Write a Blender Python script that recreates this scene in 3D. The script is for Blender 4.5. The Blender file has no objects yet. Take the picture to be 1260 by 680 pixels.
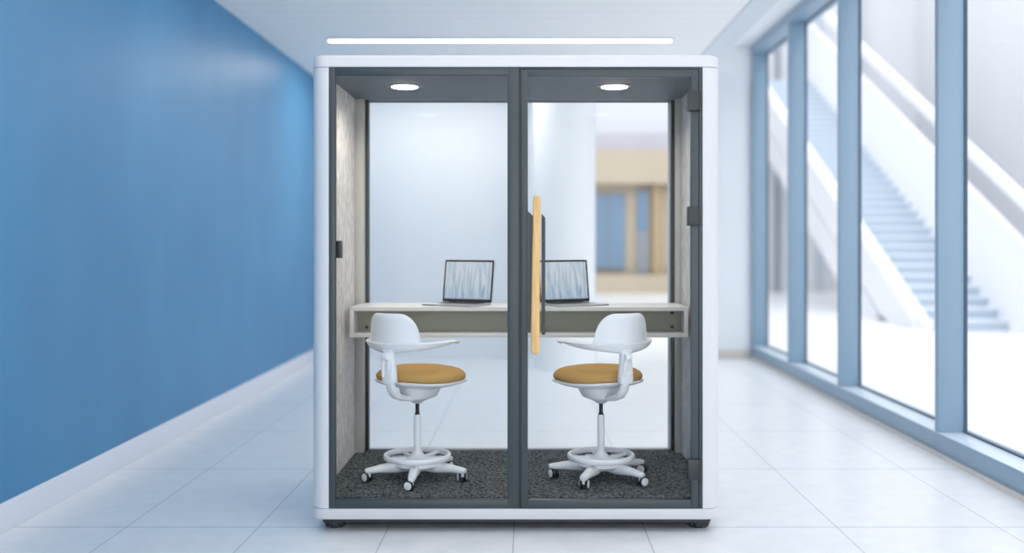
import bpy, bmesh, math, random
from mathutils import Vector, Matrix
PI = math.pi
random.seed(4)
S = bpy.context.scene
COL = S.collection

# ------------------------------------------------------------------ camera
F_PX = 1218.0                 # focal length in pixels of the 1260 px wide frame
VX, VY = 652.0, 298.0         # vanishing point of the corridor
EYE = 1.41
cam_d = bpy.data.cameras.new('camera')
cam = bpy.data.objects.new('camera', cam_d); COL.objects.link(cam)
cam.location = (0, 0, EYE); cam.rotation_euler = (PI/2, 0, 0)
cam_d.sensor_width = 36.0
cam_d.lens = 36.0*F_PX/1260.0
cam_d.shift_x = -(VX-630.0)/1260.0
cam_d.shift_y = (VY-340.0)/1260.0
cam_d.dof.use_dof = True
cam_d.dof.focus_distance = 5.15
cam_d.dof.aperture_fstop = 0.66
cam_d.clip_end = 200
S.camera = cam

# ------------------------------------------------------------------ world, exposure
W = bpy.data.worlds.new('world'); S.world = W; W.use_nodes = True
wn = W.node_tree.nodes; wl = W.node_tree.links
wn['Background'].inputs['Color'].default_value = (1.0, 0.995, 0.985, 1)
wn['Background'].inputs['Strength'].default_value = 2.4
S.view_settings.view_transform = 'Standard'
S.view_settings.look = 'None'
S.view_settings.gamma = 1.0
S.view_settings.use_curve_mapping = False
S.view_settings.exposure = 0.20
S.cycles.max_bounces = 10
S.cycles.diffuse_bounces = 6
S.cycles.transparent_max_bounces = 24
S.cycles.sample_clamp_indirect = 6.0
S.cycles.caustics_reflective = False
S.cycles.caustics_refractive = False
S.cycles.use_denoising = True

# ------------------------------------------------------------------ materials
def lin(c):
    c = c/255.0
    return c/12.92 if c <= 0.04045 else ((c+0.055)/1.055)**2.4
def rgb(r, g, b): return (lin(r), lin(g), lin(b), 1)

def mat(name, col, rough=0.5, metal=0.0, spec=0.5, emit=None, strength=0.0, coat=0.0):
    m = bpy.data.materials.new(name); m.use_nodes = True
    b = m.node_tree.nodes['Principled BSDF']
    b.inputs['Base Color'].default_value = rgb(*col)
    b.inputs['Roughness'].default_value = rough
    b.inputs['Metallic'].default_value = metal
    b.inputs['Specular IOR Level'].default_value = spec
    b.inputs['Coat Weight'].default_value = coat
    if emit:
        b.inputs['Emission Color'].default_value = rgb(*emit)
        b.inputs['Emission Strength'].default_value = strength
    return m

def noisy(m, c1, c2, scale=(60, 60, 60), detail=4, lo=.35, hi=.65, bump=0.0, bdist=0.002, rough=.6):
    """mottle the base colour between c1 and c2 with a noise in object space"""
    nt = m.node_tree; n = nt.nodes; l = nt.links
    b = n['Principled BSDF']
    tc = n.new('ShaderNodeTexCoord'); mp = n.new('ShaderNodeMapping')
    mp.inputs['Scale'].default_value = scale
    nz = n.new('ShaderNodeTexNoise'); nz.inputs['Scale'].default_value = 1.0
    nz.inputs['Detail'].default_value = detail; nz.inputs['Roughness'].default_value = rough
    cr = n.new('ShaderNodeValToRGB')
    cr.color_ramp.elements[0].position = lo; cr.color_ramp.elements[0].color = rgb(*c1)
    cr.color_ramp.elements[1].position = hi; cr.color_ramp.elements[1].color = rgb(*c2)
    l.new(tc.outputs['Object'], mp.inputs['Vector']); l.new(mp.outputs['Vector'], nz.inputs['Vector'])
    l.new(nz.outputs['Fac'], cr.inputs['Fac']); l.new(cr.outputs['Color'], b.inputs['Base Color'])
    if bump:
        bp = n.new('ShaderNodeBump'); bp.inputs['Strength'].default_value = bump
        bp.inputs['Distance'].default_value = bdist
        l.new(nz.outputs['Fac'], bp.inputs['Height']); l.new(bp.outputs['Normal'], b.inputs['Normal'])
    return m

def glass(name, tint=(1, 1, 1), base=.03, gain=.55):
    m = bpy.data.materials.new(name); m.use_nodes = True
    n = m.node_tree.nodes; l = m.node_tree.links
    n.clear()
    out = n.new('ShaderNodeOutputMaterial'); mx = n.new('ShaderNodeMixShader')
    tr = n.new('ShaderNodeBsdfTransparent'); tr.inputs['Color'].default_value = (*tint, 1)
    gl = n.new('ShaderNodeBsdfGlossy'); gl.inputs['Roughness'].default_value = 0.0
    lw = n.new('ShaderNodeLayerWeight'); lw.inputs['Blend'].default_value = .5
    pw = n.new('ShaderNodeMath'); pw.operation = 'POWER'; pw.inputs[1].default_value = 4
    ml = n.new('ShaderNodeMath'); ml.operation = 'MULTIPLY_ADD'
    ml.inputs[1].default_value = gain; ml.inputs[2].default_value = base
    l.new(lw.outputs['Facing'], pw.inputs[0]); l.new(pw.outputs[0], ml.inputs[0])
    l.new(ml.outputs[0], mx.inputs['Fac']); l.new(tr.outputs[0], mx.inputs[1]); l.new(gl.outputs[0], mx.inputs[2])
    l.new(mx.outputs[0], out.inputs['Surface'])
    return m

M = {}
M['blue_wall'] = noisy(mat('blue_wall_paint', (86, 152, 196), .42, spec=.5), (58, 126, 172), (70, 139, 184), (1.2, .9, .5), 2, .3, .7)
M['white_paint'] = mat('white_wall_paint', (226, 230, 235), .7, spec=.2)
M['ceiling_paint'] = mat('white_ceiling_paint', (244, 244, 243), .8, spec=.2)
M['soffit'] = mat('white_soffit_paint', (232, 234, 238), .8, spec=.2)
M['trim_grey'] = mat('pale_trim_grey', (214, 220, 226), .7)
M['column_white'] = mat('white_column_paint', (244, 245, 246), .5)
M['skirting'] = mat('pale_skirting', (222, 226, 236), .45)
M['frame_blue'] = mat('light_blue_frame_metal', (132, 157, 178), .42)
M['sill'] = mat('pale_sill_metal', (205, 219, 232), .3)
M['gasket'] = mat('dark_gasket_rubber', (62, 82, 104), .5)
M['beige_strip'] = mat('beige_strip', (205, 200, 195), .6)
M['window_glass'] = glass('window_glass', (.98, .985, .99), .002, .05)
M['pod_glass'] = glass('pod_glass', (.985, .99, .99), .004, .25)
M['pod_white'] = mat('white_lacquered_metal', (212, 213, 217), .35)
M['seam'] = mat('dark_seam', (90, 98, 108), .6)
M['pod_frame'] = mat('slate_grey_powder_coat', (48, 60, 66), .38, spec=.6)
M['pod_dark'] = mat('charcoal_metal', (26, 33, 38), .4, spec=.6)
M['felt'] = noisy(mat('grey_felt', (170, 168, 166), .95, spec=.1), (176, 174, 173), (220, 216, 212), (60, 60, 20), 6, .36, .64, .25, .002)
M['felt_dark'] = noisy(mat('grey_felt_ceiling', (150, 150, 152), .95, spec=.1), (212, 212, 214), (240, 238, 236), (30, 50, 50), 6, .3, .7, .25, .002)
M['post'] = mat('warm_grey_post_laminate', (186, 184, 180), .6)
M['carpet'] = noisy(mat('charcoal_carpet', (72, 76, 78), 1.0, spec=.05), (26, 31, 36), (124, 128, 130), (62, 62, 62), 4, .40, .62, 1.0, .006, .75)
M['desk'] = mat('pale_grey_laminate', (206, 206, 204), .45)
M['desk_back'] = mat('olive_grey_laminate', (146, 147, 134), .6)
M['oak'] = noisy(mat('pale_wood', (222, 180, 118), .45), (210, 166, 104), (232, 192, 134), (90, 90, 6), 3, .3, .7)
M['chair_white'] = mat('white_chair_plastic', (226, 229, 234), .38)
M['chair_seat'] = noisy(mat('mustard_seat_fabric', (190, 150, 88), .95, spec=.1), (164, 126, 68), (194, 158, 104), (420, 420, 420), 2, .35, .65, .5, .001)
M['black_rubber'] = mat('black_rubber', (28, 32, 36), .5)
M['gas_metal'] = mat('dark_gas_spring_metal', (36, 40, 44), .3, metal=.5)
M['ring_metal'] = mat('satin_lamp_ring', (96, 100, 102), .3, metal=.8)
M['lamp'] = mat('lit_lamp_lens', (255, 250, 240), .4, emit=(255, 247, 232), strength=12.0)
M['strip'] = mat('lit_strip_lens', (255, 255, 255), .4, emit=(255, 253, 250), strength=7.0)
M['panel'] = mat('fill_panel_glow', (255, 255, 255), .4, emit=(255, 250, 240), strength=2.6)  # glow of the added fill panels above the view
M['panel_far'] = mat('bright_fill_panel_glow', (255, 255, 255), .4, emit=(255, 247, 236), strength=5.6)  # stronger glow of the added fill panel behind the pod roof
M['strip_body'] = mat('strip_light_housing', (220, 224, 230), .5)
M['laptop_metal'] = mat('silver_laptop_metal', (176, 178, 180), .32, metal=.6)
M['laptop_black'] = mat('black_laptop_bezel', (22, 24, 28), .25)
M['keys'] = mat('dark_laptop_keys', (44, 46, 50), .5)
M['hall_white'] = mat('white_hall_wall', (205, 208, 214), .7, spec=.2)
M['stair_white'] = mat('white_stair_cladding', (220, 223, 229), .6, spec=.3)
M['stair_grey'] = mat('grey_blue_stair_riser', (176, 190, 204), .6)
M['stair_tread'] = mat('pale_stair_tread', (204, 212, 222), .6)
M['facade_beige'] = mat('beige_facade_panel', (188, 175, 156), .7)
M['facade_wood'] = mat('honey_wood_panel', (186, 160, 122), .6)
M['facade_blue'] = mat('blue_window_pane', (104, 134, 164), .25)
M['facade_grey'] = mat('grey_facade_panel', (140, 146, 158), .6)
M['facade_lav'] = mat('lavender_grey_plaster', (182, 181, 192), .7)
M['facade_pale'] = mat('pale_pilaster', (186, 192, 202), .7)

# floor tiles with thin joints
def floor_mat():
    m = mat('pale_floor_tile', (214, 220, 228), .30, spec=.5)
    nt = m.node_tree; n = nt.nodes; l = nt.links; b = n['Principled BSDF']
    geo = n.new('ShaderNodeTexCoord'); sep = n.new('ShaderNodeSeparateXYZ')
    l.new(geo.outputs['Object'], sep.inputs[0])
    acc = None
    def near(sock, v, w):
        c = n.new('ShaderNodeMath'); c.operation = 'COMPARE'
        c.inputs[1].default_value = v; c.inputs[2].default_value = w
        l.new(sock, c.inputs[0]); return c.outputs[0]
    parts = [near(sep.outputs['X'], v, .0022) for v in (-2.0, -1.345, -.70, -.078, .565, 1.52, 2.32)]
    parts += [near(sep.outputs['Y'], v, .0035) for v in (2.4, 3.65, 4.905, 6.16, 7.4, 8.65)]
    for p in parts:
        if acc is None: acc = p
        else:
            a = n.new('ShaderNodeMath'); a.operation = 'MAXIMUM'
            l.new(acc, a.inputs[0]); l.new(p, a.inputs[1]); acc = a.outputs[0]
    nz = n.new('ShaderNodeTexNoise'); nz.inputs['Scale'].default_value = 9; nz.inputs['Detail'].default_value = 6
    l.new(geo.outputs['Object'], nz.inputs['Vector'])
    cr = n.new('ShaderNodeValToRGB')
    cr.color_ramp.elements[0].position = .3; cr.color_ramp.elements[0].color = rgb(222, 225, 229)
    cr.color_ramp.elements[1].position = .7; cr.color_ramp.elements[1].color = rgb(230, 232, 235)
    l.new(nz.outputs['Fac'], cr.inputs['Fac'])
    mx = n.new('ShaderNodeMix'); mx.data_type = 'RGBA'
    l.new(acc, mx.inputs['Factor']); l.new(cr.outputs['Color'], mx.inputs['A']); mx.inputs['B'].default_value = rgb(150, 158, 168)
    l.new(mx.outputs['Result'], b.inputs['Base Color'])
    return m
M['floor'] = floor_mat()

def ceiling_mat():
    m = M['ceiling_paint']; nt = m.node_tree; n = nt.nodes; l = nt.links; b = n['Principled BSDF']
    tc = n.new('ShaderNodeTexCoord'); wv = n.new('ShaderNodeTexWave')
    wv.wave_type = 'BANDS'; wv.bands_direction = 'Y'; wv.inputs['Scale'].default_value = 1.3
    wv.inputs['Distortion'].default_value = 0
    l.new(tc.outputs['Object'], wv.inputs['Vector'])
    cr = n.new('ShaderNodeValToRGB')
    cr.color_ramp.elements[0].position = 0; cr.color_ramp.elements[0].color = rgb(241, 241, 240)
    cr.color_ramp.elements[1].position = .25; cr.color_ramp.elements[1].color = rgb(246, 246, 245)
    l.new(wv.outputs['Fac'], cr.inputs['Fac']); l.new(cr.outputs['Color'], b.inputs['Base Color'])
ceiling_mat()

# blurred city-haze picture on the laptop screens
def screen_mat():
    m = mat('lit_laptop_screen', (40, 46, 54), .2)
    nt = m.node_tree; n = nt.nodes; l = nt.links; b = n['Principled BSDF']
    tc = n.new('ShaderNodeTexCoord'); mp = n.new('ShaderNodeMapping'); mp.inputs['Scale'].default_value = (16, 1, .7)
    nz = n.new('ShaderNodeTexNoise'); nz.inputs['Scale'].default_value = 1.6; nz.inputs['Detail'].default_value = 5
    l.new(tc.outputs['Generated'], mp.inputs['Vector']); l.new(mp.outputs['Vector'], nz.inputs['Vector'])
    sep = n.new('ShaderNodeSeparateXYZ'); l.new(tc.outputs['Generated'], sep.inputs[0])
    cr = n.new('ShaderNodeValToRGB'); e = cr.color_ramp.elements
    e[0].position = .30; e[0].color = rgb(88, 122, 156)
    e[1].position = .62; e[1].color = rgb(226, 232, 238)
    k = e.new(.46); k.color = rgb(176, 196, 214)
    l.new(nz.outputs['Fac'], cr.inputs['Fac'])
    # pale sky band above, blue haze below
    g = n.new('ShaderNodeValToRGB'); q = g.color_ramp.elements
    q[0].position = 0.0; q[0].color = rgb(140, 168, 196)
    q[1].position = .95; q[1].color = rgb(206, 216, 228)
    k = q.new(.45); k.color = rgb(196, 206, 216)
    l.new(sep.outputs['Z'], g.inputs['Fac'])
    mx = n.new('ShaderNodeMix'); mx.data_type = 'RGBA'; mx.inputs['Factor'].default_value = .5
    l.new(cr.outputs['Color'], mx.inputs['A']); l.new(g.outputs['Color'], mx.inputs['B'])
    l.new(mx.outputs['Result'], b.inputs['Emission Color']); b.inputs['Emission Strength'].default_value = .72
    return m
M['screen'] = screen_mat()

# ------------------------------------------------------------------ mesh helpers
def add_box(bm, x0, x1, y0, y1, z0, z1, bev=0.0, seg=2):
    r = bmesh.ops.create_cube(bm, size=1.0)
    vs = r['verts']
    bmesh.ops.scale(bm, vec=(x1-x0, y1-y0, z1-z0), verts=vs)
    bmesh.ops.translate(bm, vec=((x0+x1)/2, (y0+y1)/2, (z0+z1)/2), verts=vs)
    if bev:
        es = list({e for v in vs for e in v.link_edges})
        bmesh.ops.bevel(bm, geom=es, offset=bev, segments=seg, profile=.5, affect='EDGES')
    return bm
def bx(*a, bev=0.0, seg=2): return add_box(bmesh.new(), *a, bev=bev, seg=seg)

def add_loft(bm, rings, closed_ring=True, cap=True, loop=False):
    """rings: list of equally long lists of points"""
    vr = [[bm.verts.new(p) for p in r] for r in rings]
    n = len(rings[0]); m = len(rings)
    for i in range(m if loop else m-1):
        a, b = vr[i], vr[(i+1) % m]
        for j in range(n if closed_ring else n-1):
            bm.faces.new((a[j], a[(j+1) % n], b[(j+1) % n], b[j]))
    if cap and not loop:
        bm.faces.new(list(reversed(vr[0]))); bm.faces.new(vr[-1])
    return bm

def add_lathe(bm, prof, c=(0, 0, 0), seg=32, axis='Z', m=None):
    """prof: list of (radius, height); closed at the ends"""
    rings = []
    for r, h in prof:
        ring = []
        for k in range(seg):
            a = 2*PI*k/seg
            if axis == 'Z': p = Vector((r*math.cos(a), r*math.sin(a), h))
            elif axis == 'Y': p = Vector((r*math.cos(a), h, -r*math.sin(a)))
            else: p = Vector((h, r*math.cos(a), r*math.sin(a)))
            if m is not None: p = m @ p
            ring.append(p+Vector(c))
        rings.append(ring)
    return add_loft(bm, rings)

def add_prism(bm, pts, z0, z1):
    return add_loft(bm, [[(x, y, z0) for x, y in pts], [(x, y, z1) for x, y in pts]])

def add_tube(bm, path, rad, seg=12):
    rings = []
    P = [Vector(p) for p in path]
    for i, p in enumerate(P):
        t = (P[min(i+1, len(P)-1)]-P[max(i-1, 0)]).normalized()
        u = t.cross(Vector((0, 0, 1)))
        if u.length < 1e-3: u = t.cross(Vector((0, 1, 0)))
        u.normalize(); v = u.cross(t)
        r = rad[i] if isinstance(rad, (list, tuple)) else rad
        rings.append([p+u*(r*math.cos(2*PI*k/seg))+v*(r*math.sin(2*PI*k/seg)) for k in range(seg)])
    return add_loft(bm, rings)

def origin_of(o):
    v = Vector((0, 0, 0))
    while o is not None: v += o.location; o = o.parent
    return v

def obj(name, bm, m, parent=None, sharp=35, loc=None):
    """link bm (given in world coordinates) as ONE mesh object"""
    me = bpy.data.meshes.new(name)
    bmesh.ops.recalc_face_normals(bm, faces=bm.faces)
    off = origin_of(parent) if parent else Vector((0, 0, 0))
    if loc is not None: off = off+(Vector(loc)-off)
    bmesh.ops.translate(bm, vec=-off, verts=bm.verts)
    bm.to_mesh(me); bm.free()
    me.shade_smooth(); me.set_sharp_from_angle(angle=math.radians(sharp))
    me.materials.append(m if not isinstance(m, str) else M[m])
    o = bpy.data.objects.new(name, me); COL.objects.link(o)
    o.parent = parent
    if loc is not None: o.location = Vector(loc)-(origin_of(parent) if parent else Vector((0, 0, 0)))
    return o

def tag(o, label, cat, group=None, kind=None):
    o['label'] = label; o['category'] = cat
    if group: o['group'] = group
    if kind: o['kind'] = kind
    return o
def thing(name, label, cat, loc=(0, 0, 0), rotz=0, group=None):
    o = bpy.data.objects.new(name, None); COL.objects.link(o)
    o.empty_display_size = .2
    o.location = loc; o.rotation_euler = (0, 0, rotz)
    return tag(o, label, cat, group)
def struct(name, bm, m, parent=None, label=None):
    o = obj(name, bm, m, parent)
    if parent is None: o['kind'] = 'structure'
    if label: o['label'] = label
    return o
def dup(root, loc, rotz, label, group=None):
    r = root.copy(); COL.objects.link(r); r.location = loc; r.rotation_euler = (0, 0, rotz); r['label'] = label
    if group: r['group'] = group
    for ch in list(root.children):
        c = ch.copy(); COL.objects.link(c); c.parent = r
        for g in ch.children:
            d = g.copy(); COL.objects.link(d); d.parent = c
    return r

# ------------------------------------------------------------------ the corridor
XL, XR = -2.565, 2.70
Y0, YE = -4.0, 12.05
struct('floor', bx(XL-.15, 2.90, Y0, YE+.2, -.2, 0), 'floor')
struct('ceiling', bx(XL-.15, 1.80, Y0, YE, 3.38, 3.50), 'ceiling_paint')
struct('trim_1', bx(1.80, 2.02, Y0, YE, 3.37, 3.50), 'trim_grey', label='pale grey edge band along the right side of the dropped ceiling')
struct('ceiling', bx(1.2, 2.95, Y0, YE, 3.80, 3.95), 'soffit')
struct('wall_left', bx(XL-.15, XL, Y0, YE+.2, 0, 3.38), 'blue_wall')
struct('baseboard_left', bx(XL, XL+.015, Y0, YE, 0, .147, bev=.003), 'skirting')
struct('wall_back', bx(XL, .80, YE, YE+.2, 0, 3.38), 'white_paint')
struct('wall_back', bx(2.15, 2.90, YE, YE+.2, 0, 3.80), 'white_paint')
struct('baseboard_back', bx(2.15, 2.70, YE-.015, YE, 0, .10), 'beige_strip')
struct('wall_back', bx(-.2, 2.15, YE, YE+.2, 3.38, 3.80), 'white_paint')

# glazed wall on the right: curb, header, mullions and panes
GX = 2.87
struct('trim_2', bx(XR-.005, 2.95, Y0, YE, 0.03, .150, bev=.003), 'frame_blue', label='light blue curb below the windows')
struct('trim_3', bx(XR-.02, XR+.02, Y0, YE, 0, .03), 'beige_strip')
struct('trim_4', bx(XR-.005, GX-.015, Y0, YE, .150, .157, bev=.002), 'sill', label='pale sill on top of the curb')
struct('trim_5', bx(XR-.005, 2.95, Y0, YE, 3.70, 3.80), 'frame_blue', label='light blue window header')
ys = [-1.8, .3, 2.4, 4.47, 6.555, 8.64, 10.32, 11.99]
for i in range(len(ys)):
    y = ys[i]
    f = struct('window_%d' % (i+1), bx(XR-.008, 2.885, y-.028, y+.028, .157, 3.70, bev=.003), 'frame_blue')
    if i < len(ys)-1:
        y2 = ys[i+1]
        g = bmesh.new()
        for s in (y+.028, y2-.038):
            add_box(g, GX-.006, GX+.012, s, s+.010, .160, 3.70)
        add_box(g, GX-.012, GX+.012, y+.038, y2-.038, .157, .167)
        add_box(g, GX-.012, GX+.012, y+.038, y2-.038, 3.69, 3.70)
        struct('gasket', g, 'gasket', f)
        struct('glass_pane', bx(GX-.004, GX+.004, y+.034, y2-.034, .162, 3.696), 'window_glass', f)

# strip lights set across the ceiling
def strip_light(name, y, x0, x1, label):
    t = thing(name, label, 'light', ((x0+x1)/2, y, 3.38), 0)
    b = bmesh.new()
    h = .036
    add_box(b, x0-.02, x1+.02, y-h-.02, y-h, 3.362, 3.379, bev=.003); add_box(b, x0-.02, x1+.02, y+h, y+h+.02, 3.362, 3.379, bev=.003)
    add_box(b, x0-.02, x0, y-h, y+h, 3.362, 3.379, bev=.003); add_box(b, x1, x1+.02, y-h, y+h, 3.362, 3.379, bev=.003)
    obj('lamp_housing', b, 'strip_body', t)
    obj('lamp_diffuser', bx(x0, x1, y-h, y+h, 3.366, 3.379), 'strip', t)
    return t
strip_light('strip_light', 9.62, -1.955, 1.375, 'long thin lit strip light across the ceiling above the pod')

# added glowing panels, all out of view, to brighten the corridor
def added_fill_panel(y, label, lens='panel', x0=-1.95, x1=1.35):
    t = thing('added_fill_panel', label, 'light', ((x0+x1)/2, y, 3.38), 0, 'added fill light panels out of view')
    h = .40
    b = bmesh.new()
    add_box(b, x0-.03, x0, y-h-.03, y+h+.03, 3.355, 3.379, bev=.003); add_box(b, x1, x1+.03, y-h-.03, y+h+.03, 3.355, 3.379, bev=.003)
    add_box(b, x0, x1, y-h-.03, y-h, 3.355, 3.379, bev=.003); add_box(b, x0, x1, y+h, y+h+.03, 3.355, 3.379, bev=.003)
    obj('lamp_housing', b, 'strip_body', t)  # rim of the added panel
    obj('lamp_diffuser', bx(x0, x1, y-h, y+h, 3.366, 3.379), lens, t)  # glowing face of the added panel
for y in (6.7, 3.7, .7):
    added_fill_panel(y, 'wide glowing fill panel added above the corridor, out of view, nearer the viewer than the strip light')
added_fill_panel(10.9, 'wide glowing fill panel added at the far end of the corridor, hidden behind the pod roof', 'panel_far', -2.15, -.15)

# round column behind the pod
t = thing('round_column', 'smooth white round column standing behind the pod, seen through the door glass', 'column', (.386, 11.2, 0))
b = bmesh.new(); add_lathe(b, [(.348, .06), (.348, 3.38)], (.386, 11.2, 0), 64); obj('column_shaft', b, 'column_white', t)
b = bmesh.new(); add_lathe(b, [(.352, 0), (.352, .055), (.350, .06)], (.386, 11.2, 0), 64); obj('column_base', b, 'column_white', t)

# ------------------------------------------------------------------ the bright hall beyond
struct('floor', bx(2.90, 14, -6, 30, -.2, -.001), M['floor'])
struct('floor', bx(-2, 2.90, YE+.2, 30, -.2, -.001), M['floor'])
struct('wall_right', bx(11, 11.2, -6, 30, 0, 12), 'hall_white')
FY = 28.0
struct('wall_far', bx(-2.2, 11, FY+.3, FY+.6, 0, 12), 'hall_white')
struct('wall_left', bx(-2.2, -2.0, YE+.2, FY+.3, 0, 9), 'hall_white')
# warm facade on the far wall
struct('trim_6', bx(-2, 5.2, FY-.4, FY+.3, 3.05, 3.98), 'facade_beige')
struct('trim_7', bx(-2, 5.2, FY-.1, FY+.3, 3.98, 4.50), 'facade_lav')
struct('trim_8', bx(-2, 5.2, FY+.1, FY+.3, .0, 3.05), 'facade_beige')
struct('trim_9', bx(-2, 5.2, FY-.5, FY-.2, .0, .50), 'facade_beige')
wi = 9
for x0 in (-.5, 1.80):
    f = struct('window_%d' % wi, bx(x0-.05, x0+.92, FY+.02, FY+.10, .62, 2.80), 'facade_grey'); wi += 1
    struct('pane', bx(x0, x0+.40, FY-.01, FY+.02, .68, 2.74), 'facade_blue', f)
    struct('pane', bx(x0+.45, x0+.87, FY-.01, FY+.02, .68, 2.74), 'facade_blue', f)
    struct('trim_%d' % wi, bx(x0+1.22, x0+1.55, FY-.05, FY+.10, .50, 2.90), 'facade_grey')
    struct('glass_pane', bx(x0+1.24, x0+1.53, FY-.07, FY-.05, 1.75, 2.85), 'facade_blue', bpy.data.objects['trim_%d' % wi])
    struct('trim_%d' % (wi+10), bx(x0+1.68, x0+1.84, FY-.15, FY+.10, .50, 3.05), 'facade_wood')

for k, (x0, x1) in enumerate(((6.35, 6.6), (7.0, 7.12), (8.2, 8.35), (9.3, 9.5))):
    struct('trim_%d' % (30+k), bx(x0, x1, FY+.15, FY+.3, 0, 11), 'facade_pale' if k != 1 else 'facade_grey')

# staircase in the hall: rises away from the viewer
SL = .511
def stair_z(y, lift): return lift+SL*y
sx0, sx1 = 6.35, 7.60
foot = 15.75
st = thing('staircase', 'broad white staircase rising in the hall outside the windows', 'staircase', (sx0, foot, 0))
rise = .17; run = rise/SL; N = 34
for k in range(N):
    ya = foot+k*run
    b = bmesh.new()
    add_box(b, sx0+.08, sx1, ya, ya+run+.02, k*rise, k*rise+rise-.045)
    o = obj('step', b, 'stair_grey', st)
    obj('tread', bx(sx0+.08, sx1, ya-.03, ya+run+.02, k*rise+rise-.045, (k+1)*rise, bev=.006), 'stair_tread', o)
YT = foot+N*run
def sloped(x0, x1, lo, hi, ya, yb, zmin=0.0):
    """a band between two slope lines: z = SL*(y-foot)+lo .. +hi, cut by the floor"""
    zl = lambda y: SL*(y-foot)
    pts = []
    # lower line
    n = 24
    ysamp = [ya+(yb-ya)*i/n for i in range(n+1)]
    up = [(y, max(zmin, zl(y)+hi)) for y in ysamp]; dn = [(y, max(zmin, zl(y)+lo)) for y in ysamp]
    b = bmesh.new()
    rings = []
    for (y, zu), (_, zd) in zip(up, dn):
        if zu-zd < 1e-3: continue
        rings.append([(x0, y, zd), (x1, y, zd), (x1, y, zu), (x0, y, zu)])
    return add_loft(b, rings)
zs = lambda s, c: (1.41+SL*foot)-s*c         # height above the pitch line for an image slope s at X=c
obj('stringer', sloped(sx0-.04, sx0+.08, zs(1.64, sx0), zs(1.475, sx0), foot-1.6, YT), 'stair_white', st)
obj('stringer_capping', sloped(sx0-.10, sx0+.12, zs(1.525, sx0), zs(1.49, sx0), foot-.6, YT), 'stair_white', st)
obj('soffit_panel', sloped(sx0, sx1+.1, zs(1.77, sx0), zs(1.66, sx0), foot, YT), 'stair_white', st)
obj('parapet', sloped(sx1, sx1+.06, zs(1.31, sx1), zs(1.03, sx1), foot-3.2, YT), 'stair_white', st)
obj('parapet_capping', sloped(sx1-.02, sx1+.065, zs(1.045, sx1), zs(1.025, sx1), foot-3.2, YT), 'stair_white', st)
obj('parapet_capping', sloped(sx1-.03, sx1+.055, zs(1.255, sx1), zs(1.232, sx1), foot-2.0, YT), 'stair_tread', st)
obj('handrail', sloped(sx1-.01, sx1+.06, zs(.958, sx1), zs(.928, sx1), foot-3.8, YT), 'stair_white', st)
obj('glass_panel', sloped(sx1+.03, sx1+.045, zs(1.018, sx1), zs(.972, sx1), foot-3.4, YT), 'window_glass', st)

# ------------------------------------------------------------------ the office pod
PY = 4.80; K = PY/F_PX
def X(px, y=PY): return (px-VX)*y/F_PX
def Z(py, y=PY): return EYE-(py-VY)*y/F_PX
PX0, PX1 = X(382), X(887)
PB = 6.02                      # back plane
CX = (PX0+PX1)/2
def rrect(x0, x1, y0, y1, r, n=8):
    pts = []
    for cx, cy, a0 in ((x1-r, y1-r, 0), (x0+r, y1-r, 90), (x0+r, y0+r, 180), (x1-r, y0+r, 270)):
        for i in range(n+1):
            a = math.radians(a0+90*i/n)
            pts.append((cx+r*math.cos(a), cy+r*math.sin(a)))
    return pts
def slab(bm, x0, x1, y0, y1, r, z0, z1, e, both=False):
    """rounded-plan slab with its upper (and lower) rim softened"""
    prof = []
    lo = [(e*(1-math.cos(a)), e*(1-math.sin(a))) for a in (0, PI/6, PI/3, PI/2)]   # (inset from rim, z from edge)
    rings = []
    def ring(ins, z): return [(x, y, z) for x, y in rrect(x0+ins, x1-ins, y0+ins, y1-ins, max(r-ins, .01))]
    if both:
        for ins, dz in ((e, 0), (e*.3, e*.3), (0, e)): rings.append(ring(ins, z0+dz))
    else: rings.append(ring(0, z0))
    for ins, dz in ((0, e), (e*.08, e*.6), (e*.3, e*.28), (e, 0)): rings.append(ring(ins, z1-dz))
    return add_loft(bm, rings)
R = .075
pod = thing('office_pod', 'white two-person glass-fronted office pod with grey frames, rounded corners and lit interior', 'office pod', (CX, (PY+PB)/2, 0))
zb0, zb1 = Z(640), Z(626)      # bottom cap
zt0, zt1 = Z(82), Z(67)        # top cap
b = bmesh.new(); rings = []
for ins, z in ((.02, zb0), (.006, zb0+.004), (0, zb0+.014), (0, zb1)):
    rings.append([(x, y, z) for x, y in rrect(PX0+ins, PX1-ins, PY+ins, PB-ins, R-ins)])
add_loft(b, rings); obj('base_plinth', b, 'pod_white', pod)
b = bmesh.new(); slab(b, PX0, PX1, PY, PB, R, zt0, zt1, .018); obj('roof_cap', b, 'pod_white', pod)
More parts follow.
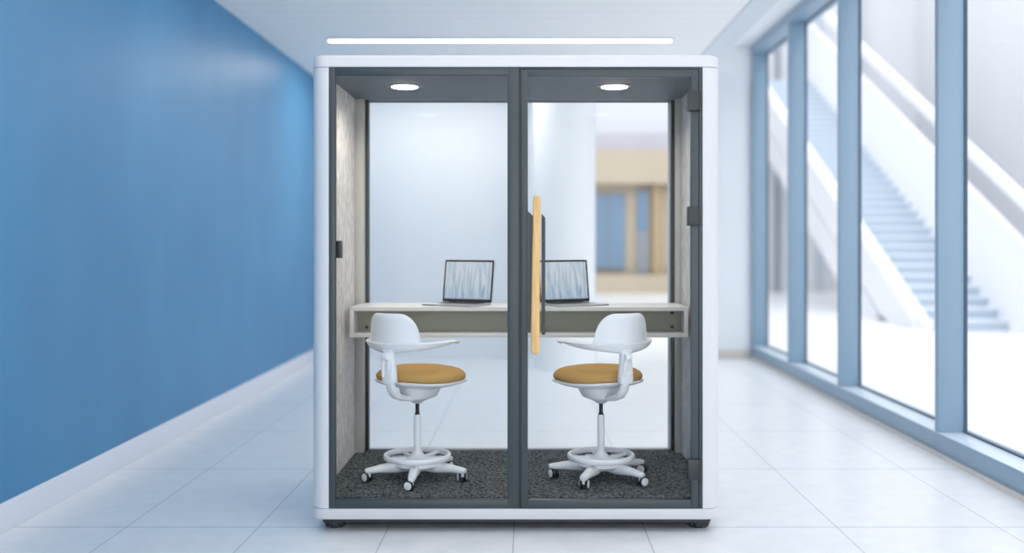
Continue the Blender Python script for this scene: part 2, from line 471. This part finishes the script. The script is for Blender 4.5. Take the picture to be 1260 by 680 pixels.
# thin shadow seams between caps and side shells
zw0, zw1 = zb1+.003, zt0-.003
for side in (-1, 1):
    xo = PX0 if side < 0 else PX1
    sgn = 1 if side < 0 else -1
    w = .088; th = .018
    pts = []
    pts += [(xo+sgn*w, PY), ]
    for i in range(9):
        a = i/8*PI/2
        pts.append((xo+sgn*(R-R*math.sin(a)), PY+R-R*math.cos(a)))
    for i in range(9):
        a = i/8*PI/2
        pts.append((xo+sgn*(R-R*math.cos(a)), PB-R+R*math.sin(a)))
    pts += [(xo+sgn*w, PB), (xo+sgn*w, PB-.03), (xo+sgn*th, PB-.10), (xo+sgn*th, PY+.10), (xo+sgn*w, PY+.03)]
    b = bmesh.new(); add_prism(b, pts, zw0, zw1); obj('side_shell', b, 'pod_white', pod, sharp=50)
    # felt lining panel
    xf = xo+sgn*.020; xg = xo+sgn*.030
    obj('side_lining', bx(min(xf, xg), max(xf, xg), PY+.10, 5.853, .166, 2.262), 'felt', pod, loc=(xf, PY, .166))
    b = bmesh.new(); add_prism(b, rrect(PX0+.006, PX1-.006, PY+.006, PB-.006, R), zb1-.001, zb1+.003) if side < 0 else None
    if side < 0: obj('seam', b, 'seam', pod)
b = bmesh.new(); add_prism(b, rrect(PX0+.006, PX1-.006, PY+.006, PB-.006, R), zt0-.003, zt0); obj('seam', b, 'seam', pod)
IX0, IX1 = PX0+.030, PX1-.030
obj('carpet', bx(IX0, IX1, PY+.042, 5.95, .122, .165), 'carpet', pod)
b = bx(PX0+.05, PX1-.05, PY+.05, PB-.05, zb0-.022, zb0); obj('underframe', b, 'pod_dark', pod)
for x in (X(410, 4.87), X(862, 4.87)):
    for y in (4.93, 5.90):
        b = bmesh.new()
        add_lathe(b, [(.040, 0), (.048, .006), (.048, .022), (.060, .026), (.060, .041)], (x, y, 0), 28)
        for k in range(10):
            a = 2*PI*k/10
            add_box(b, x+.05*math.cos(a)-.004, x+.05*math.cos(a)+.004, y+.05*math.sin(a)-.004, y+.05*math.sin(a)+.004, .008, .03)
        obj('levelling_foot', b, 'pod_dark', pod)
# ceiling lining with two lamps
lx = [X(498, 5.37), X(756, 5.37)]
obj('ceiling_lining', bx(IX0, IX1, PY+.042, 5.853, 2.262, 2.30), 'felt_dark', pod)
for x in lx:
    b = bmesh.new()
    rp = [(.070, 2.262), (.073, 2.252), (.092, 2.256), (.094, 2.262)]
    seg = 40
    rings = [[(x+r*math.cos(2*PI*k/seg), 5.37+r*math.sin(2*PI*k/seg), z) for k in range(seg)] for r, z in rp]
    add_loft(b, rings, loop=True)
    o = obj('downlight', b, 'ring_metal', pod)
    b = bmesh.new(); add_lathe(b, [(.072, 2.261), (.071, 2.249), (.05, 2.245), (.01, 2.2440)], (x, 5.37, 0), 36)
    l = obj('lamp_lens', b, 'lamp', o); l['label'] = 'lit white lamp lens'
    ld = bpy.data.lights.new('lamp_light', 'AREA'); ld.shape = 'DISK'; ld.size = .13; ld.energy = 3.6; ld.color = (1, .93, .84)
    ld.spread = math.radians(150)
    lo = bpy.data.objects.new('lamp_light', ld); COL.objects.link(lo); lo.parent = pod
    lo.location = Vector((x, 5.37, 2.240))-pod.location

# back: posts, header, dark frame, pane
pxl, pxr = X(447, 5.853), X(832, 5.853)
for a, c in ((IX0, pxl), (pxr, IX1)):
    obj('back_post', bx(a, c, 5.853, 5.95, .165, 2.30, bev=.002), 'post', pod)
fb = 5.95
xl, xr = X(447, fb)-.010, X(832, fb)+.010
b = bmesh.new()
wf = .040
xi0, xi1 = X(454.5, fb), X(824.8, fb)
zi0, zi1 = Z(552.5, fb), Z(124.3, fb)
add_box(b, xl, xi0, fb-.03, fb+.02, .165, 2.262, bev=.002)
add_box(b, xi1, xr, fb-.03, fb+.02, .165, 2.262, bev=.002)
add_box(b, xi0, xi1, fb-.03, fb+.02, zi1, 2.262, bev=.002)
add_box(b, xi0, xi1, fb-.03, fb+.02, .165, zi0, bev=.002)
bf = obj('back_frame', b, 'pod_dark', pod)
obj('glass_pane', bx(xi0-.004, xi1+.004, fb-.008, fb, zi0-.004, zi1+.004), 'pod_glass', bf)
obj('back_shell', bx(PX0+.086, PX1-.086, fb+.02, PB, zi1, zt0-.003), 'pod_white', pod)
obj('back_shell', bx(PX0+.086, PX1-.086, fb+.02, PB, zb1+.003, zi0), 'pod_white', pod)

# front fixed window
ft0, ft1 = PY+.006, PY+.046
def frame(bm, xa, xb, za, zc, l, r, bt, tp, y0, y1, bev=.0025):
    add_box(bm, xa, xa+l, y0, y1, za, zc, bev=bev); add_box(bm, xb-r, xb, y0, y1, za, zc, bev=bev)
    add_box(bm, xa+l, xb-r, y0, y1, za, za+bt, bev=bev); add_box(bm, xa+l, xb-r, y0, y1, zc-tp, zc, bev=bev)
    return bm
zf0, zf1 = Z(625.5), Z(82.5)
b = bmesh.new()
xa, xm = X(403.8), X(638.6)
frame(b, xa, xm, zf0, zf1, X(412)-xa, xm-X(625.3), Z(615)-zf0, zf1-Z(92), ft0, ft1)
ff = obj('front_frame', b, 'pod_frame', pod)
obj('glass_pane', bx(X(411), X(626.3), ft0+.016, ft0+.026, Z(616), Z(91)), 'pod_glass', ff)
obj('frame_gasket', frame(bmesh.new(), X(411.4), X(625.9), Z(615.6), Z(91.4), .006, .006, .006, .006, ft0+.002, ft0+.012, bev=0), 'pod_dark', ff)
b = bx(X(412.2), X(418.3), ft1-.012, ft1+.03, Z(317.5), Z(296), bev=.004); obj('wall_switch', b, 'pod_dark', pod)
# door jamb round the door
b = bmesh.new()
add_box(b, X(860.4), X(866.8), ft0, ft1, zf0, zf1, bev=.002)
add_box(b, X(638.6), X(860.4), ft0+.004, ft1, Z(85), zf1, bev=.001)
obj('door_jamb', b, 'pod_frame', pod)
obj('door_gasket', bx(X(638.6), X(641.2), ft0+.012, ft1, zf0, Z(85)), 'pod_dark', pod)
b = bmesh.new()
dx0, dx1, dz0, dz1 = X(641), X(859.8), Z(625), Z(85.6)
frame(b, dx0, dx1, dz0, dz1, X(649.5)-dx0, dx1-X(850.5), Z(615)-dz0, dz1-Z(94.6), ft0-.004, ft1-.006)
door = obj('door', b, 'pod_frame', pod)
obj('glass_pane', bx(X(648.5), X(851.5), ft0+.010, ft0+.020, Z(616), Z(93.6)), 'pod_glass', door)
for ya, yb_ in ((112, 136), (254, 277.5), (565, 590)):
    b = bmesh.new()
    add_box(b, X(846.2), X(859.2), ft0-.018, ft0-.002, Z(yb_), Z(ya), bev=.002)
    add_box(b, X(846.2), X(850.5), ft0-.002, ft0+.03, Z(yb_), Z(ya), bev=.001)
    add_lathe(b, [(.006, Z(yb_)+.0), (.0068, Z(yb_)+.002), (.0068, Z(ya)-.002), (.006, Z(ya))], (X(860), ft0-.010, 0), 12)
    h = obj('hinge', b, 'pod_dark', door); h['label'] = 'dark grey hinge'
# long wooden pull handle with its dark plates
b = bmesh.new()
zt, zbm = Z(240.5), Z(434.5); xc = X(659.4); hw = .0215
pts = []
rings = []
n = 40
ends = [hw*(1-math.cos(a*PI/16)) for a in range(9)]
LH = zt-zbm
zz_ = ends+[hw+(LH-2*hw)*i/n for i in range(1, n)]+[LH-e_ for e_ in reversed(ends)]
for zq in zz_:
    z = zbm+zq
    t_ = zq/LH
    e = min(1, min(zq, LH-zq)/hw)
    w = hw*math.sqrt(max(0, 1-(1-e)**2))*(1.0-.18*t_); w = max(w, .0015)
    bow = .0035*math.sin(PI*(t_-.55))
    y = PY-.052-.006*math.sin(PI*t_)
    d = .011*min(1, .45+e)
    ring = []
    for k in range(16):
        a = 2*PI*k/16
        ca, sa = math.cos(a), math.sin(a)
        ring.append((xc+bow+w*math.copysign(abs(ca)**.6, ca), y+d*math.copysign(abs(sa)**.6, sa), z))
    rings.append(ring)
add_loft(b, rings)
hd = obj('handle', b, 'oak', door, sharp=50); hd['label'] = 'long pale wood pull handle'
for z in (Z(300), Z(385)):
    b = bmesh.new(); add_lathe(b, [(.008, PY-.052), (.008, PY+.004)], (xc, 0, z), 16, 'Y'); obj('standoff', b, 'pod_dark', hd)
def plate(xa, xb, z0, z1, slant, y0, y1):
    """upright plate with one slanted top end"""
    pf = [(xa, z0+.006), (xa+.006, z0), (xb-.004, z0), (xb, z0+.004)]
    pf += [(xb, z1-(slant if slant > 0 else 0)), (xa, z1+(slant if slant < 0 else 0))]
    bm = bmesh.new()
    add_loft(bm, [[(x, y0, z) for x, z in pf], [(x, y1, z) for x, z in pf]]); return bm
o = obj('handle_plate', plate(X(648.5), X(656.5), Z(409), Z(258.5), .030, PY-.006, PY+.004), 'pod_frame', door)
o = obj('handle_plate', plate(X(666.3, 4.87), X(670.8, 4.87), Z(411, 4.87), Z(263, 4.87), .02, PY+.03, PY+.095), 'pod_dark', door)

# ------------------------------------------------------------------ the shelf desk
DY = 5.50
d0, d1 = X(430.3, DY), X(847, DY)
dt = Z(378, DY)
desk = thing('shelf_desk', 'pale grey wall-to-wall shelf desk with an open storage trough inside the pod', 'desk', ((d0+d1)/2, DY+.15, .867))
b = bmesh.new()
add_prism(b, [(d0, DY), (d1, DY), (d1, 5.852), (pxr-.002, 5.852), (pxr-.002, 5.918), (pxl+.002, 5.918), (pxl+.002, 5.852), (d0, 5.852)], dt-.020, dt)
obj('desktop', b, 'desk', desk)
zb_ = Z(415, DY)
obj('lower_shelf', bx(d0, d1, DY, DY+.16, zb_, zb_+.024, bev=.0015), 'desk', desk)
for a, c in ((d0, d0+.022), (d1-.022, d1)):
    obj('end_panel', bx(a, c, DY, DY+.16, zb_+.024, dt-.020, bev=.001), 'desk', desk)
bp = obj('trough_back', bx(d0+.022, d1-.022, DY+.13, DY+.16, zb_+.024, dt-.020), 'desk_back', desk)
for px, py in ((451, 402.5), (827, 384.5), (827, 402)):
    y = DY+.13
    b = bmesh.new(); add_lathe(b, [(.009, y-.004), (.010, y-.002), (.010, y)], (X(px, y), 0, Z(py, y)), 16, 'Y')
    obj('screw_cap', b, 'pod_dark', bp)

# ------------------------------------------------------------------ laptops
def make_laptop(label):
    t = thing('laptop', label, 'laptop', (0, 0, 0), 0, 'laptops on the pod desk')
    # local: hinge along X at y=0, base extends to -Y
    w, d = .335, .225
    b = bmesh.new(); add_prism(b, rrect(-w/2, w/2, -d, 0, .012, 5), .0015, .0085)
    base = obj('laptop_base', b, 'laptop_metal', t)
    b = bmesh.new()
    for r in range(5):
        for c in range(13):
            x = -.130+c*.0205; y = -.030-r*.0185
            add_box(b, x-.0085, x+.0085, y-.0075, y+.0075, .0085, .0097)
    kb = obj('keyboard', b, 'keys', base)
    obj('trackpad', bx(-.05, .05, -.205, -.135, .0082, .0090), 'laptop_metal', base)
    tilt = math.radians(8)
    h = .250
    m = Matrix.Translation((0, .002, .010)) @ Matrix.Rotation(-tilt, 4, 'X')
    def lid(x0, x1, y0, y1, z0, z1, r=0):
        bm = bmesh.new()
        if r:
            pts = rrect(x0, x1, z0, z1, r, 5)
            add_loft(bm, [[(x, y0, z) for x, z in pts], [(x, y1, z) for x, z in pts]])
        else: add_box(bm, x0, x1, y0, y1, z0, z1)
        bmesh.ops.transform(bm, matrix=m, verts=bm.verts); return bm
    L = obj('laptop_lid', lid(-w/2, w/2, 0, .006, 0, h, .010), 'laptop_metal', t)
    bz = obj('bezel', lid(-w/2+.002, w/2-.002, -.0012, 0, .002, h-.002, .009), 'laptop_black', L)
    obj('screen', lid(-w/2+.012, w/2-.012, -.0020, -.0012, .020, h-.012), 'screen', L)
    b = bmesh.new(); add_lathe(b, [(.005, -.12), (.005, .12)], (0, .002, .008), 12, 'X'); obj('laptop_hinge', b, 'laptop_black', t)
    return t
lz = dt+.0005
lap = make_laptop('open laptop on the desk in front of the left-hand stool, base pointing left')
lap.location = (X(574, 5.79), 5.79, lz); lap.rotation_euler = (0, 0, math.radians(-27))
dup(lap, (X(695.5, 5.79), 5.79, lz), math.radians(27), 'open laptop on the desk beside the wooden door handle, partly hidden by it')

# ------------------------------------------------------------------ stools
def make_chair(label):
    t = thing('desk_chair', label, 'chair', (0, 0, 0), 0, 'swivel chairs in the pod')
    # forward = +X
    # castors and base legs
    for k in range(5):
        a = math.radians(72*k)
        Rm = Matrix.Rotation(a, 4, 'Z')
        b = bmesh.new()
        sec = [(.05, .105, .030, .030), (.10, .100, .027, .030), (.15, .094, .024, .026), (.20, .086, .022, .020), (.235, .079, .021, .017), (.262, .074, .019, .014), (.275, .070, .012, .009)]
        rings = []
        for r, z, hw_, hh in sec:
            ring = []
            for q in range(14):
                g = 2*PI*q/14; cg, sg = math.cos(g), math.sin(g)
                ring.append(Rm @ Vector((r, hw_*math.copysign(abs(cg)**.7, cg), z-hh+hh*math.copysign(abs(sg)**.7, sg)+ (.0 if sg > 0 else 0))))
            rings.append(ring)
        add_loft(b, rings)
        lg = obj('base_leg', b, 'chair_white', t, sharp=60)
        # castor
        c = Rm @ Vector((.255, 0, 0))
        b = bmesh.new()
        add_lathe(b, [(.010, .028), (.010, .048), (.017, .048), (.017, .056)], (c.x, c.y, 0), 16)
        obj('castor_stem', b, 'chair_white', t)
        sw = math.radians([70, 12, 35, -20, 115][k])      # swivel of each castor
        dirx = Vector((math.cos(sw), math.sin(sw), 0)); ax = Vector((-dirx.y, dirx.x, 0))
        cc = Vector((c.x, c.y, 0))+dirx*.012
        mm = Matrix((( dirx.x, ax.x, 0), (dirx.y, ax.y, 0), (0, 0, 1)))
        b = bmesh.new()
        for s in (-1, 1):
            add_lathe(b, [(.021, s*.006), (.026, s*.009), (.026, s*.018), (.022, s*.021)], (cc.x, cc.y, .0262), 24, 'Y', mm)
        # fork between the wheels
        add_lathe(b, [(.018, -.006), (.018, .006)], (cc.x, cc.y, .031), 20, 'Y', mm)
        w = obj('castor', b, 'black_rubber', t)
        for s in (-1, 1):
            b = bmesh.new()
            add_lathe(b, [(.0205, s*.0205), (.0205, s*.0225), (.017, s*.0240), (.004, s*.0245)], (cc.x, cc.y, .0262), 24, 'Y', mm)
            obj('castor_cap', b, 'chair_white', w)
    b = bmesh.new()
    add_lathe(b, [(.105, .062), (.125, .078), (.115, .096), (.075, .108), (.045, .118), (.030, .135), (.020, .150)], (0, 0, 0), 40)
    obj('base_hub', b, 'chair_white', t)
    # foot ring
    b = bmesh.new(); rings = []
    for k in range(64):
        a = 2*PI*k/64
        ring = []
        for q in range(12):
            g = 2*PI*q/12
            cg, sg = math.cos(g), math.sin(g)
            rr = .167+.011*math.copysign(abs(cg)**.8, cg); z = .120+.015*math.copysign(abs(sg)**.7, sg)
            ring.append((rr*math.cos(a), rr*math.sin(a), z))
        rings.append(ring)
    add_loft(b, rings, loop=True)
    fr = obj('foot_ring', b, 'chair_white', t)
    b = bmesh.new()
    for k in range(5):
        a = math.radians(72*k)
        add_tube(b, [(.06*math.cos(a), .06*math.sin(a), .104), (.12*math.cos(a), .12*math.sin(a), .108), (.168*math.cos(a), .168*math.sin(a), .116)], [.014, .011, .009], 10)
    obj('ring_spoke', b, 'chair_white', fr)
    # column
    b = bmesh.new(); add_lathe(b, [(.0190, .110), (.0185, .335), (.0165, .339), (.010, .340)], (0, 0, 0), 28); obj('column', b, 'chair_white', t)
    b = bmesh.new(); add_lathe(b, [(.014, .330), (.014, .345), (.0105, .347), (.0105, .430)], (0, 0, 0), 20); obj('gas_spring', b, 'gas_metal', t)
    # mechanism housing: bowl under the seat
    b = bmesh.new()
    rings = []
    for z, rx, ry, ox in ((.398, .020, .020, 0), (.408, .036, .034, .0), (.420, .066, .058, .006), (.428, .090, .078, .014), (.434, .100, .090, .018), (.470, .116, .106, .026), (.492, .126, .118, .03), (.504, .150, .150, .04)):
        rings.append([(ox+rx*math.cos(2*PI*k/32), ry*math.sin(2*PI*k/32), z) for k in range(32)])
    add_loft(b, rings); obj('seat_mechanism', b, 'chair_white', t, sharp=50)
    # seat shell and cushion
    def squir(rx, ry, n_=2.5, cx_=.035, seg=48):
        out = []
        for k in range(seg):
            a = 2*PI*k/seg; ca, sa = math.cos(a), math.sin(a)
            out.append((cx_+rx*math.copysign(abs(ca)**(2/n_), ca), ry*math.copysign(abs(sa)**(2/n_), sa)))
        return out
    def sag(x, y):      # front edge and sides curl down a little
        return -.010-.016*max(0, (x-.08)/.16)**2+.004*max(0, (-x-.05)/.15)-.006*(y/.23)**2
    b = bmesh.new(); rings = []
    for f, z in ((.62, .498), (.85, .512), (.97, .524), (1.0, .530), (1.0, .535), (.97, .537)):
        rings.append([(x, y, z+sag(x, y)) for x, y in squir(.222*f, .232*f, cx_=.035)])
    add_loft(b, rings); obj('seat_shell', b, 'chair_white', t, sharp=60)
    b = bmesh.new(); rings = []
    for f, z in ((.90, .534), (.955, .540), (.975, .553), (.965, .566), (.92, .580), (.84, .592), (.72, .600), (.55, .605), (.35, .606), (.15, .605)):
        rings.append([(x, y, z+sag(x, y)*.9-.004*max(0, min(1,(z-.55)/.05))-.010*max(0, 1-((x-.0)/.16)**2)*max(0, 1-(y/.15)**2)) for x, y in squir(.222*f, .232*f, cx_=.035)])
    add_loft(b, rings); obj('seat_cushion', b, 'chair_seat', t, sharp=80)
    # J bracket from the mechanism to the rear
    b = bmesh.new(); rings = []
    path = [(.0, .428, .026, .015), (-.06, .432, .026, .015), (-.13, .442, .026, .015), (-.188, .462, .025, .016), (-.220, .492, .024, .016), (-.234, .526, .024, .016), (-.236, .560, .024, .016)]
    P = [Vector((p[0], 0, p[1])) for p in path]
    for i, p in enumerate(path):
        tn = (P[min(i+1, len(P)-1)]-P[max(0, i-1)]).normalized(); nn = Vector((-tn.z, 0, tn.x))
        ring = []
        for q in range(14):
            g = 2*PI*q/14; cg, sg = math.cos(g), math.sin(g)
            ring.append(P[i]+Vector((0, p[2]*math.copysign(abs(cg)**.6, cg), 0))+nn*(p[3]*math.copysign(abs(sg)**.6, sg)))
        rings.append(ring)
    add_loft(b, rings); obj('back_bracket', b, 'chair_white', t, sharp=60)
    # upright holding the back
    b = bmesh.new(); rings = []
    for x, z, hy, hx in ((-.238, .530, .034, .022), (-.238, .538, .040, .025), (-.240, .600, .036, .022), (-.241, .660, .031, .018), (-.243, .705, .034, .018), (-.236, .730, .045, .016)):
        rings.append([(x+hx*math.copysign(abs(math.sin(2*PI*q/16))**.5, math.sin(2*PI*q/16)), hy*math.copysign(abs(math.cos(2*PI*q/16))**.5, math.cos(2*PI*q/16)), z) for q in range(16)])
    add_loft(b, rings); up = obj('back_upright', b, 'chair_white', t, sharp=60)
    b = bmesh.new()
    add_lathe(b, [(.017, -.018), (.020, -.012), (.020, .012), (.017, .018)], (-.268, .004, .668), 20, 'Y')
    add_tube(b, [(-.270, .012, .665), (-.266, .022, .62), (-.260, .024, .565)], [.012, .010, .008], 10)
    add_box(b, -.266, -.255, -.012, .012, .600, .690, bev=.004)
    obj('tilt_knob', b, 'chair_white', up)
    # arm wings: swept band with a bowl underside
    cl = [(.070, .205), (.04, .212), (.0, .218), (-.06, .218), (-.12, .206), (-.17, .178), (-.205, .135), (-.226, .09), (-.238, .045), (-.242, 0)]
    cl = cl+[(x, -y) for x, y in reversed(cl[:-1])]
    C = [Vector((x, y, 0)) for x, y in cl]
    # refine
    Q = []
    for i in range(len(C)-1):
        for s in (0, .34, .67): Q.append(C[i].lerp(C[i+1], s))
    Q.append(C[-1])
    for _ in range(2):
        Q = [Q[0]]+[(Q[i-1]+Q[i]*2+Q[i+1])/4 for i in range(1, len(Q)-1)]+[Q[-1]]
    nQ = len(Q); b = bmesh.new(); rings = []
    for i, p in enumerate(Q):
        u = abs(i/(nQ-1)*2-1)            # 0 rear, 1 tips
        tn = (Q[min(i+1, nQ-1)]-Q[max(0, i-1)]).normalized(); out = Vector((tn.y, -tn.x, 0))
        if out.dot(p-Vector((0, 0, 0))) < 0: out = -out
        wid = .024+.006*(1-u) if u < .93 else .024*math.sqrt(max(.08, 1-((u-.93)/.07)**2*.92))
        dep = .011+.044*(1-min(1, u/.86))**.85
        wid_lo = wid*.55
        zz = .735+.008*math.sin(min(1, u)*PI)*u-.012*max(0, (u-.82)/.18)**2
        inn = -out
        ring = [p+out*wid+Vector((0, 0, zz-.003)), p+out*(wid-.004)+Vector((0, 0, zz)), p+inn*(wid-.004)+Vector((0, 0, zz)), p+inn*wid+Vector((0, 0, zz-.003)),
                p+inn*(wid*.95)+Vector((0, 0, zz-.007)), p+inn*wid_lo+Vector((0, 0, zz-dep*.8)), p+inn*wid_lo*.4+Vector((0, 0, zz-dep)), p+out*wid_lo*.3+Vector((0, 0, zz-dep)),
                p+out*wid_lo+Vector((0, 0, zz-dep*.75)), p+out*(wid*.95)+Vector((0, 0, zz-.007))]
        rings.append(ring)
    add_loft(b, rings); obj('arm_band', b, 'chair_white', t, sharp=50)
    # backrest shell
    b = bmesh.new(); rings = []
    nb = 36; HB = .150
    for i in range(nb+1):
        v = -1+2*i/nb
        y = .158*v; x = -.243+.072*abs(v)**2.0
        hgt = .155*max(0.0, 1-(max(0, abs(v)-.40)/.60)**2.2)**(1/2.2)
        hgt = max(hgt, .012)
        th = .009*math.sqrt(max(.12, 1-abs(v)**6))
        nrm = Vector((-1, .95*v, 0)).normalized()
        ring = []
        m_ = 8
        front, back = [], []
        for j in range(m_+1):
            s = j/m_; z = .728+hgt*s
            lean = -.020*s**1.3
            tt = th*(1 if s < .9 else .6)
            p = Vector((x+lean, y, z))
            front.append(p-nrm*tt); back.append(p+nrm*tt)
        ring = back+[Vector((x-.021*1, y, .728+hgt+.004))]+list(reversed(front))
        rings.append(ring)
    add_loft(b, rings); obj('backrest', b, 'chair_white', t, sharp=60)
    return t
CHY = 5.22
c1 = make_chair('white swivel chair with mustard seat behind the left fixed glass, facing right')
c1.location = (X(513.5, CHY), CHY, .165); c1.rotation_euler = (0, 0, math.radians(61))
c2 = dup(c1, (X(739.5, CHY), CHY, .165), math.radians(117), 'white swivel chair with mustard seat behind the door glass, facing left')
# set the star bases as in the photo: turn base parts about the column
def spin_base(ch, world_deg):
    a = math.radians(world_deg)-ch.rotation_euler.z
    for o in ch.children:
        if o.name.split('.')[0] in ('base_leg', 'castor_stem', 'castor', 'foot_ring'):
            o.rotation_euler = (0, 0, a)
spin_base(c1, 270-72*2)
spin_base(c2, 318)
